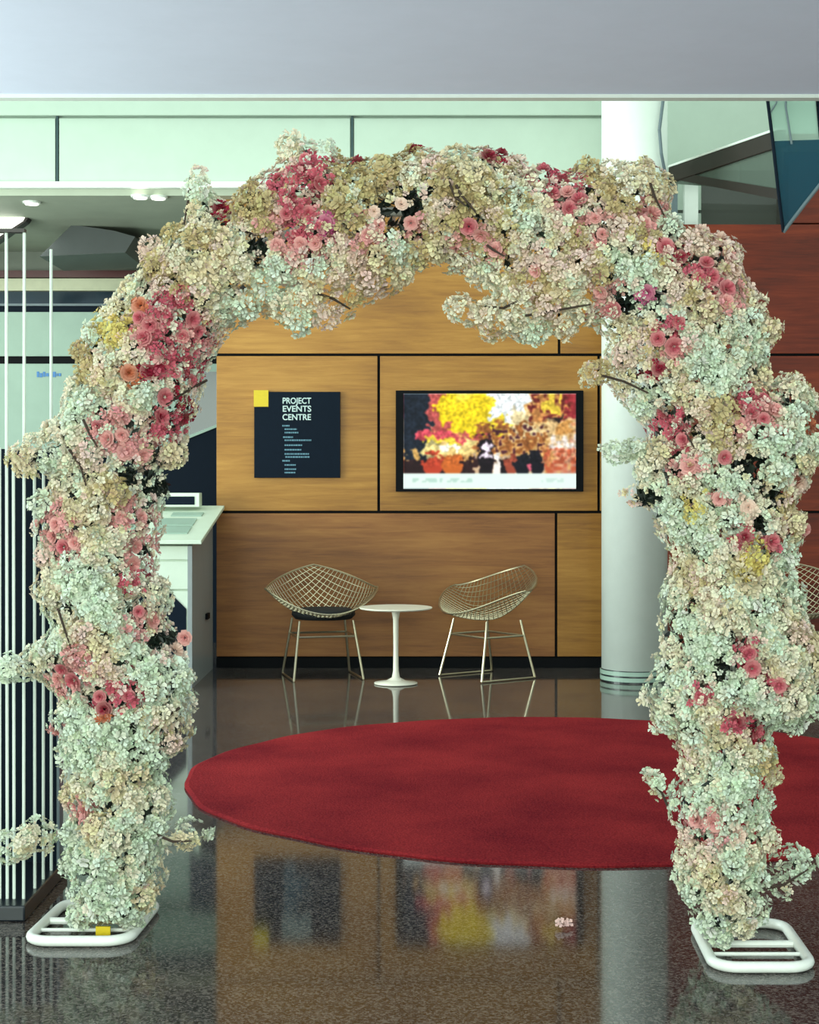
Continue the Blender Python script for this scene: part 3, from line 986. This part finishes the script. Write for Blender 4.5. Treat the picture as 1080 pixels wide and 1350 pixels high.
# places of coloured flowers: column, row, radius, tone
SPOTS = [(420, 228, 28, 'rose'), (375, 250, 26, 'rose'), (392, 315, 42, 'pink'), (400, 300, 28, 'rose'), (432, 303, 15, 'magenta'), (545, 195, 14, 'deep'), (660, 203, 20, 'deep'),
         (472, 210, 12, 'rose'), (495, 288, 14, 'blush'), (530, 278, 14, 'blush'), (542, 302, 16, 'pink'), (485, 315, 26, 'pink'), (720, 235, 26, 'rose'), (745, 250, 28, 'rose'),
         (745, 275, 20, 'pink'), (870, 332, 16, 'deep'), (890, 345, 18, 'deep'), (908, 358, 20, 'rose'), (930, 372, 18, 'rose'), (955, 395, 22, 'pink'), (230, 435, 42, 'rose'), (200, 440, 24, 'pink'),
         (260, 445, 22, 'pink'), (193, 407, 12, 'orange'), (205, 492, 16, 'deep'), (180, 495, 16, 'orange'), (240, 488, 24, 'rose'), (232, 540, 26, 'deep'), (215, 560, 20, 'rose'),
         (150, 565, 30, 'pink'), (180, 590, 24, 'pink'), (80, 690, 26, 'pink'), (95, 725, 20, 'pink'), (175, 680, 26, 'pink'), (190, 730, 26, 'pink'), (180, 765, 18, 'rose'),
         (110, 875, 26, 'pink'), (90, 895, 20, 'pink'), (145, 912, 20, 'rose'), (178, 910, 18, 'rose'), (148, 938, 12, 'orange'), (72, 965, 14, 'pink'), (115, 1062, 18, 'pink'),
         (292, 278, 13, 'deep'), (845, 392, 15, 'magenta'), (872, 440, 20, 'rose'), (880, 462, 18, 'pink'), (862, 490, 11, 'deep'), (882, 558, 22, 'rose'), (893, 580, 18, 'rose'),
         (900, 615, 18, 'pink'), (985, 530, 26, 'rose'), (1000, 555, 24, 'pink'), (965, 560, 18, 'pink'), (800, 392, 26, 'pink'), (945, 604, 9, 'rose'), (938, 657, 11, 'pink'), (975, 668, 16, 'blush'),
         (970, 706, 16, 'rose'), (1008, 712, 15, 'rose'), (1050, 640, 16, 'blush'), (975, 855, 18, 'rose'), (980, 875, 12, 'deep'), (915, 912, 15, 'rose'), (1015, 897, 14, 'rose'), (960, 943, 18, 'rose'),
         (992, 960, 14, 'deep'), (928, 1085, 24, 'pink'), (965, 1090, 14, 'blush'), (850, 342, 16, 'yellow'), (150, 430, 34, 'yellow'), (910, 660, 15, 'yellow'), (975, 745, 16, 'yellow'),
         (1065, 560, 16, 'orange'), (615, 320, 24, 'pink'), (650, 335, 18, 'pink'), (700, 350, 22, 'blush'), (780, 310, 24, 'pink'), (850, 285, 26, 'pink'), (230, 300, 18, 'tan'),
         (520, 225, 40, 'tan'), (470, 250, 50, 'tan'), (640, 290, 50, 'tan'), (940, 310, 26, 'blush'), (970, 345, 26, 'blush'), (1070, 700, 18, 'pink'), (225, 850, 20, 'blush'), (190, 820, 20, 'pink')]
HOLES = [(518, 290, 26, 24), (548, 272, 14, 18), (345, 330, 16, 12), (180, 622, 24, 13), (985, 615, 16, 20), (820, 400, 16, 14), (858, 400, 8, 14), (1015, 655, 12, 14), (940, 880, 10, 20),
         (210, 845, 14, 10), (150, 925, 10, 10), (990, 690, 8, 14), (860, 655, 14, 8), (200, 645, 14, 8)]


def tone_for(x, y, rg):
    """palette index for each sample"""
    n_ = x.size
    q = np.sin(x / 37 + 1.3) * np.cos(y / 31 + 0.4) + 0.7 * np.sin(x / 15 - y / 19) + 0.5 * rg.standard_normal(n_)
    top = np.clip((520 - y) / 260, 0, 1)
    q = q + 0.75 * top - 0.45 * np.clip((y - 650) / 350, 0, 1)
    idx = np.where(q < -0.25, 0, np.where(q < 0.55, 1, np.where(q < 1.1, 2, np.where(q < 1.55, 4, 3))))
    for (a, bb, r_, tn) in SPOTS:
        hit = ((x - a) ** 2 + (y - bb) ** 2 < (r_ * (0.75 + 0.5 * rg.random(n_))) ** 2) & (rg.random(n_) < 0.62)
        idx = np.where(hit, PALN.index(tn), idx)
        hit2 = ((x - a) ** 2 + (y - bb) ** 2 < (r_ * 1.5) ** 2) & (rg.random(n_) < 0.18) & (tn not in ('tan', 'yellow', 'orange'))
        idx = np.where(hit2 & ~hit, PALN.index('blush'), idx)
    return idx


def frames(nrm, rg):
    a = np.cross(nrm, rg.standard_normal(nrm.shape))
    a /= np.linalg.norm(a, axis=1, keepdims=True) + 1e-9
    return a, np.cross(nrm, a)


def blossom_mesh(name, cen, nrm, rad, col, rg):
    """many five-petalled blossoms as one mesh"""
    n_ = len(cen)
    A_, B_ = frames(nrm, rg)
    V = np.empty((n_, 5, 4, 3))
    CC = np.empty((n_, 5, 4, 3))
    ph0 = rg.random(n_) * 6.283
    for k_ in range(5):
        ph = ph0 + k_ * 1.2566 + rg.normal(0, 0.12, n_)
        r_ = rad * (0.85 + 0.3 * rg.random(n_))
        cup = 0.25 + 0.55 * rg.random(n_)
        for j, (rr, dphi, hgt) in enumerate(((0.06, 0, 0.0), (0.78, -0.52, 0.75), (1.0, 0.0, 0.85), (0.78, 0.52, 0.75))):
            c_, s_ = np.cos(ph + dphi), np.sin(ph + dphi)
            V[:, k_, j] = cen + (A_ * c_[:, None] + B_ * s_[:, None]) * (r_ * rr)[:, None] + nrm * (r_ * cup * hgt)[:, None]
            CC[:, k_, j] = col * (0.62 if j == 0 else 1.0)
    V = V.reshape(-1, 3)
    F_ = np.arange(V.shape[0]).reshape(-1, 4)
    me_ = bpy.data.meshes.new(name)
    me_.vertices.add(len(V))
    me_.vertices.foreach_set('co', V.ravel().astype(np.float32))
    me_.loops.add(F_.size)
    me_.loops.foreach_set('vertex_index', F_.ravel().astype(np.int32))
    me_.polygons.add(len(F_))
    me_.polygons.foreach_set('loop_start', np.arange(0, F_.size, 4, dtype=np.int32))
    me_.update(calc_edges=True)
    at_ = me_.color_attributes.new('tint', 'FLOAT_COLOR', 'POINT')
    c4 = np.ones((len(V), 4), np.float32)
    c4[:, :3] = CC.reshape(-1, 3)
    at_.data.foreach_set('color', c4.ravel())
    me_.materials.append(M_petal)
    return me_


def to_world(x, y):
    k_ = (x - 540) / F
    X = k_ * (AD0 - 0.07) / (1 + ADS * k_)
    d = AD0 - ADS * X
    Z = H + (HOR - y) * (d - 0.07) / F
    return X, d, Z


def gradient(x, y):
    e_ = 9.0
    gx_ = grid_at(x + e_, y) - grid_at(x - e_, y)
    gy_ = grid_at(x, y + e_) - grid_at(x, y - e_)
    return gx_ / (2 * e_) * 433, gy_ / (2 * e_) * 433


NB = 34000
sel = rng.integers(0, cx_.size, NB)
bx_ = cx_[sel] + rng.uniform(-ST / 2, ST / 2, NB)
by_ = cy_[sel] + rng.uniform(-ST / 2, ST / 2, NB)
keep = np.ones(NB, bool)
lump = np.sin(bx_ / 13 + 0.5) * np.sin(by_ / 12 + 1.1) + 0.6 * np.sin(bx_ / 7.3 + by_ / 9.1)
keep &= ~((lump < -0.85) & (rng.random(NB) < 0.85))
side = np.where(rng.random(NB) < 0.66, -1.0, 1.0)
hole = np.zeros(NB, bool)
for (a, bb, ra, rb) in HOLES:
    hole |= ((bx_ - a) / ra) ** 2 + ((by_ - bb) / rb) ** 2 < 1
keep &= ~(hole & (side < 0) & (rng.random(NB) < 0.93))
# looser inner edge of the crown
loose = (by_ > 375) & (by_ < 460) & (bx_ > 320) & (bx_ < 620)
keep &= ~(loose & (rng.random(NB) < 0.55))
bx_, by_, side = bx_[keep], by_[keep], side[keep]
hD = grid_at(bx_, by_)
X, Dp, Z = to_world(bx_, by_)
lump = np.sin(bx_ / 13 + 0.5) * np.sin(by_ / 12 + 1.1) * 0.03
dep = hD * (1.0 - 0.30 * rng.random(len(bx_)) ** 2) + lump + rng.normal(0, 0.008, len(bx_))
gx_, gz_ = gradient(bx_, by_)
cen = np.stack([X, Dp + side * np.maximum(dep, -0.02), np.maximum(Z, 0.022)], 1)
nrm = np.stack([-gx_, side * 0.8, gz_], 1) + rng.normal(0, 0.38, (len(X), 3))
nrm /= np.linalg.norm(nrm, axis=1, keepdims=True) + 1e-9
ti = tone_for(bx_, by_, rng)
col = PALV[ti] * (0.88 + 0.2 * rng.random((len(X), 1))) * (1 + rng.normal(0, 0.03, (len(X), 3)))
col = np.clip(col, 0, 0.95)
rad = rng.uniform(0.0085, 0.0165, len(X))
fwd = np.clip((-1.10 - X) / 0.1, 0, 1) * 0.12
cen[:, 1] = np.minimum(cen[:, 1] - fwd, np.where(X < -1.12, 5.0, 9.0))
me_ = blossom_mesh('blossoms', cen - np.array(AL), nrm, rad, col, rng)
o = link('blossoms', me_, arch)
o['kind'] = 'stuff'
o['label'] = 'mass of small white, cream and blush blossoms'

# the larger heads, each one an object: rounded heads of blossoms and full pink roses
rg2 = np.random.default_rng(21)


def head_mesh(name, tone, seed):
    rg_ = np.random.default_rng(seed)
    n_ = 26
    v_ = []
    for i in range(n_):
        z_ = 1 - (i + 0.5) / n_ * 1.05
        r_ = math.sqrt(max(0, 1 - z_ * z_))
        a = i * 2.39996
        v_.append((r_ * math.cos(a), r_ * math.sin(a), z_))
    v_ = np.array(v_)
    base = PALV[PALN.index(tone)]
    c_ = np.clip(base * (0.88 + 0.22 * rg_.random((n_, 1))) * (1 + rg_.normal(0, 0.035, (n_, 3))), 0, 0.95)
    if tone in ('pink', 'rose', 'deep'):
        mixp = rg_.random(n_) < 0.25
        c_[mixp] = 0.5 * c_[mixp] + 0.5 * PALV[PALN.index('blush')]
    return blossom_mesh(name, v_ * (0.030 + 0.016 * rg_.random((n_, 1))), v_ + rg_.normal(0, 0.3, v_.shape), rg_.uniform(0.010, 0.0165, n_), c_, rg_)


def rose_mesh(name, tone, seed):
    rg_ = np.random.default_rng(seed)
    base = np.array(PALV[PALN.index(tone)])
    pale = PALV[PALN.index('blush')]
    V, F_, CC = [], [], []
    for ring, (cnt, rr, lean) in enumerate(((3, 0.006, 0.15), (5, 0.012, 0.35), (6, 0.019, 0.62), (7, 0.026, 0.95))):
        for k_ in range(cnt):
            a = 2 * math.pi * k_ / cnt + ring * 0.6 + rg_.normal(0, 0.1)
            hh = 0.026 * (1 - 0.12 * ring)
            wdt = 0.55 + 0.12 * ring if ring < 3 else 0.6
            i0 = len(V)
            for (t_, wq) in ((0.0, 0.5), (0.55, 1.0), (1.0, 0.55)):
                rad_ = rr * 0.4 + t_ * hh * math.sin(lean) + rr * 0.6 * min(1, t_ * 1.5)
                z_ = t_ * hh * math.cos(lean) - 0.004 * ring
                for sgn in (-1, 1):
                    aa = a + sgn * wdt * wq
                    V.append((rad_ * math.cos(aa), rad_ * math.sin(aa), z_))
                    mixw = 0.35 * t_ * (ring / 3)
                    CC.append(np.clip((base * (1 - mixw) + pale * mixw) * (0.9 + 0.1 * rg_.random()), 0, 1))
            F_ += [(i0, i0 + 1, i0 + 3, i0 + 2), (i0 + 2, i0 + 3, i0 + 5, i0 + 4)]
    me_ = bpy.data.meshes.new(name)
    me_.from_pydata(V, [], F_)
    at_ = me_.color_attributes.new('tint', 'FLOAT_COLOR', 'POINT')
    c4 = np.ones((len(V), 4), np.float32)
    c4[:, :3] = np.array(CC)
    at_.data.foreach_set('color', c4.ravel())
    me_.materials.append(M_petal)
    return me_


def place(nm, me_, x, y, out, scale, rg_):
    xa, ya = np.array([x]), np.array([y])
    h_ = float(grid_at(xa, ya)[0])
    a, b_ = gradient(xa, ya)
    X_, D_, Z_ = to_world(x, y)
    nv = Vector((-float(a[0]) * 0.8, -0.9, float(b_[0]) * 0.8)) + Vector(rg_.normal(0, 0.22, 3))
    nv.normalize()
    rot = nv.to_track_quat('Z', 'Y').to_matrix().to_4x4()
    mt = Matrix.Translation(Vector((X_, D_ - h_ - out - max(0.0, min(1.0, (-1.10 - X_) / 0.1)) * 0.12, max(Z_, 0.05))) - AL) @ rot @ Matrix.Rotation(rg_.random() * 6.28, 4, 'Z') @ Matrix.Scale(scale, 4)
    return link(nm, me_, arch, mt)


HEADS = {tn: [head_mesh('blossom_head', tn, 40 + 7 * i + j) for j in range(2)] for i, tn in enumerate(PALN)}
ROSES = {tn: rose_mesh('rose', tn, 90 + i) for i, tn in enumerate(PALN)}
taken = []


def free(x, y, r_):
    for (a, bb) in taken:
        if (a - x) ** 2 + (bb - y) ** 2 < r_ * r_:
            return False
    return True


nr = 0
for (a, bb, r_, tn) in SPOTS:
    if tn in ('tan', 'yellow'):
        continue
    cnt = 1 if r_ < 20 else (2 if r_ < 30 else 3)
    for k_ in range(cnt):
        for tries in range(30):
            q = 0 if cnt == 1 else r_ * math.sqrt(rg2.random()) * 0.85
            an = rg2.random() * 6.283
            x_, y_ = a + q * math.cos(an), bb + q * math.sin(an)
            if free(x_, y_, 15):
                break
        tt = tn
        if rg2.random() < 0.25:
            tt = {'rose': 'deep', 'pink': 'rose', 'deep': 'rose', 'blush': 'pink'}.get(tn, tn)
        place('rose', ROSES[tt], x_, y_, 0.006, rg2.uniform(0.48, 0.78), rg2)
        taken.append((x_, y_))
        nr += 1
nh = 0
idx_c = rg2.permutation(cx_.size)
for i in idx_c:
    if nh >= 296:
        break
    x_, y_ = cx_[i], cy_[i]
    if x_ < 6 or x_ > 1074 or dist[i] < 7 or not free(x_, y_, 26):
        continue
    if any(((x_ - a) / (ra + 14)) ** 2 + ((y_ - bb) / (rb + 14)) ** 2 < 1 for (a, bb, ra, rb) in HOLES):
        continue
    tn = PALN[int(tone_for(np.array([x_]), np.array([y_]), rg2)[0])]
    place('blossom_head', HEADS[tn][int(rg2.integers(0, 2))], x_, y_, -0.012, rg2.uniform(0.7, 1.05), rg2)
    taken.append((x_, y_))
    nh += 1

# dark leaves inside, seen through the gaps
NL = 9500
sel = rng.integers(0, cx_.size, NL)
ok = dist[sel] > 14
sel = sel[ok]
lx, ly = cx_[sel], cy_[sel]
for (a, bb, ra, rb) in HOLES:
    nq = 70
    lx = np.append(lx, a + rng.uniform(-1.15, 1.15, nq) * ra)
    ly = np.append(ly, bb + rng.uniform(-1.15, 1.15, nq) * rb)
hole_leaf = np.arange(len(lx)) >= len(sel)
ok = ~((ly > 350) & (ly < 460) & (lx > 320) & (lx < 790))
lx, ly, hole_leaf = lx[ok], ly[ok], hole_leaf[ok]
hD = grid_at(lx, ly)
X, Dp, Z = to_world(lx, ly)
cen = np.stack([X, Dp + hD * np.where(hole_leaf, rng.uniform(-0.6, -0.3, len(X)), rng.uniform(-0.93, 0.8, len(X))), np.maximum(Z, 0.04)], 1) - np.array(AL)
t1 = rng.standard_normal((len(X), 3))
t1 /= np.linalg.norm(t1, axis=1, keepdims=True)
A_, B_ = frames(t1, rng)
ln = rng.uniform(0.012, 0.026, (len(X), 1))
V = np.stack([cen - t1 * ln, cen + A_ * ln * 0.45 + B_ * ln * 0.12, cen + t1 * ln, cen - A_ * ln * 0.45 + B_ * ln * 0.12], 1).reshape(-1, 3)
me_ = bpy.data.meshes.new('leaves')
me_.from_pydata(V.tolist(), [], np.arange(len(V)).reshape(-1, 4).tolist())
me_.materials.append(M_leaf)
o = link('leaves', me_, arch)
o['kind'] = 'stuff'
o['label'] = 'dark green leaves inside the flowers'

# bare twigs that show between the blossoms
TW = [((600, 255), (625, 290), .6), ((590, 250), (612, 282), .6), ((100, 590), (125, 640), .5), ((85, 800), (105, 850), .5), ((60, 905), (98, 925), .5), ((420, 392), (462, 408), .4), ((690, 420), (775, 405), .3),
      ((640, 405), (680, 402), .3), ((248, 230), (246, 300), .4), ((880, 560), (905, 590), .8), ((240, 930), (205, 960), .6), ((205, 1095), (255, 1105), .5), ((1000, 1170), (1060, 1140), .4),
      ((640, 330), (662, 345), .9), ((850, 250), (870, 290), .8), ((975, 420), (1005, 470), .8), ((880, 1062), (862, 1035), .4), ((790, 495), (850, 520), .5), ((120, 555), (140, 590), 1.0), ((270, 500), (225, 535), .6)]
for (p, q, fr_) in TW:
    pa, pb = np.array([p[0]]), np.array([p[1]])
    f1 = float(grid_at(pa, pb)[0]) + 0.022
    f2 = float(grid_at(np.array([q[0]]), np.array([q[1]]))[0]) + 0.022
    a_, b_ = arch_pt(p[0], p[1], f1), arch_pt(q[0], q[1], f2)
    mid = (a_ + b_) / 2 + Vector(rng.normal(0, 0.008, 3))
    MB().tube([a_ - AL, mid - AL, b_ - AL], [0.0042, 0.004, 0.0025], 6).build('twig', M_twig, arch)
# yellow tag at the foot of the left leg
MB().box((-0.022, -0.004, 0), (0.022, 0.004, 0.042)).build('yellow_tag', M_yellow, arch).location = arch_pt(141, 1232, 0.13) - AL
tag(arch, 'arch covered in white, cream and pink blossoms standing on white tube feet', 'floral arch')

# a fallen blossom on the floor
fb = empty('fallen_blossom', tuple(Vector(((743 - 540) * (H * F / (1224 - HOR)) / F, H * F / (1224 - HOR), 0))))
o = link('petals', blossom_mesh('petals', np.array([[0, 0, 0.012], [0.014, 0.004, 0.016], [-0.012, -0.004, 0.018]]), np.array([[0, -0.6, 0.8], [0.5, -0.7, 0.5], [-0.5, -0.7, 0.5]]),
                                np.array([0.018, 0.016, 0.017]), np.array([lin((236, 200, 196))] * 3), rng), fb)
tag(fb, 'single pale pink blossom lying on the polished floor', 'blossom')
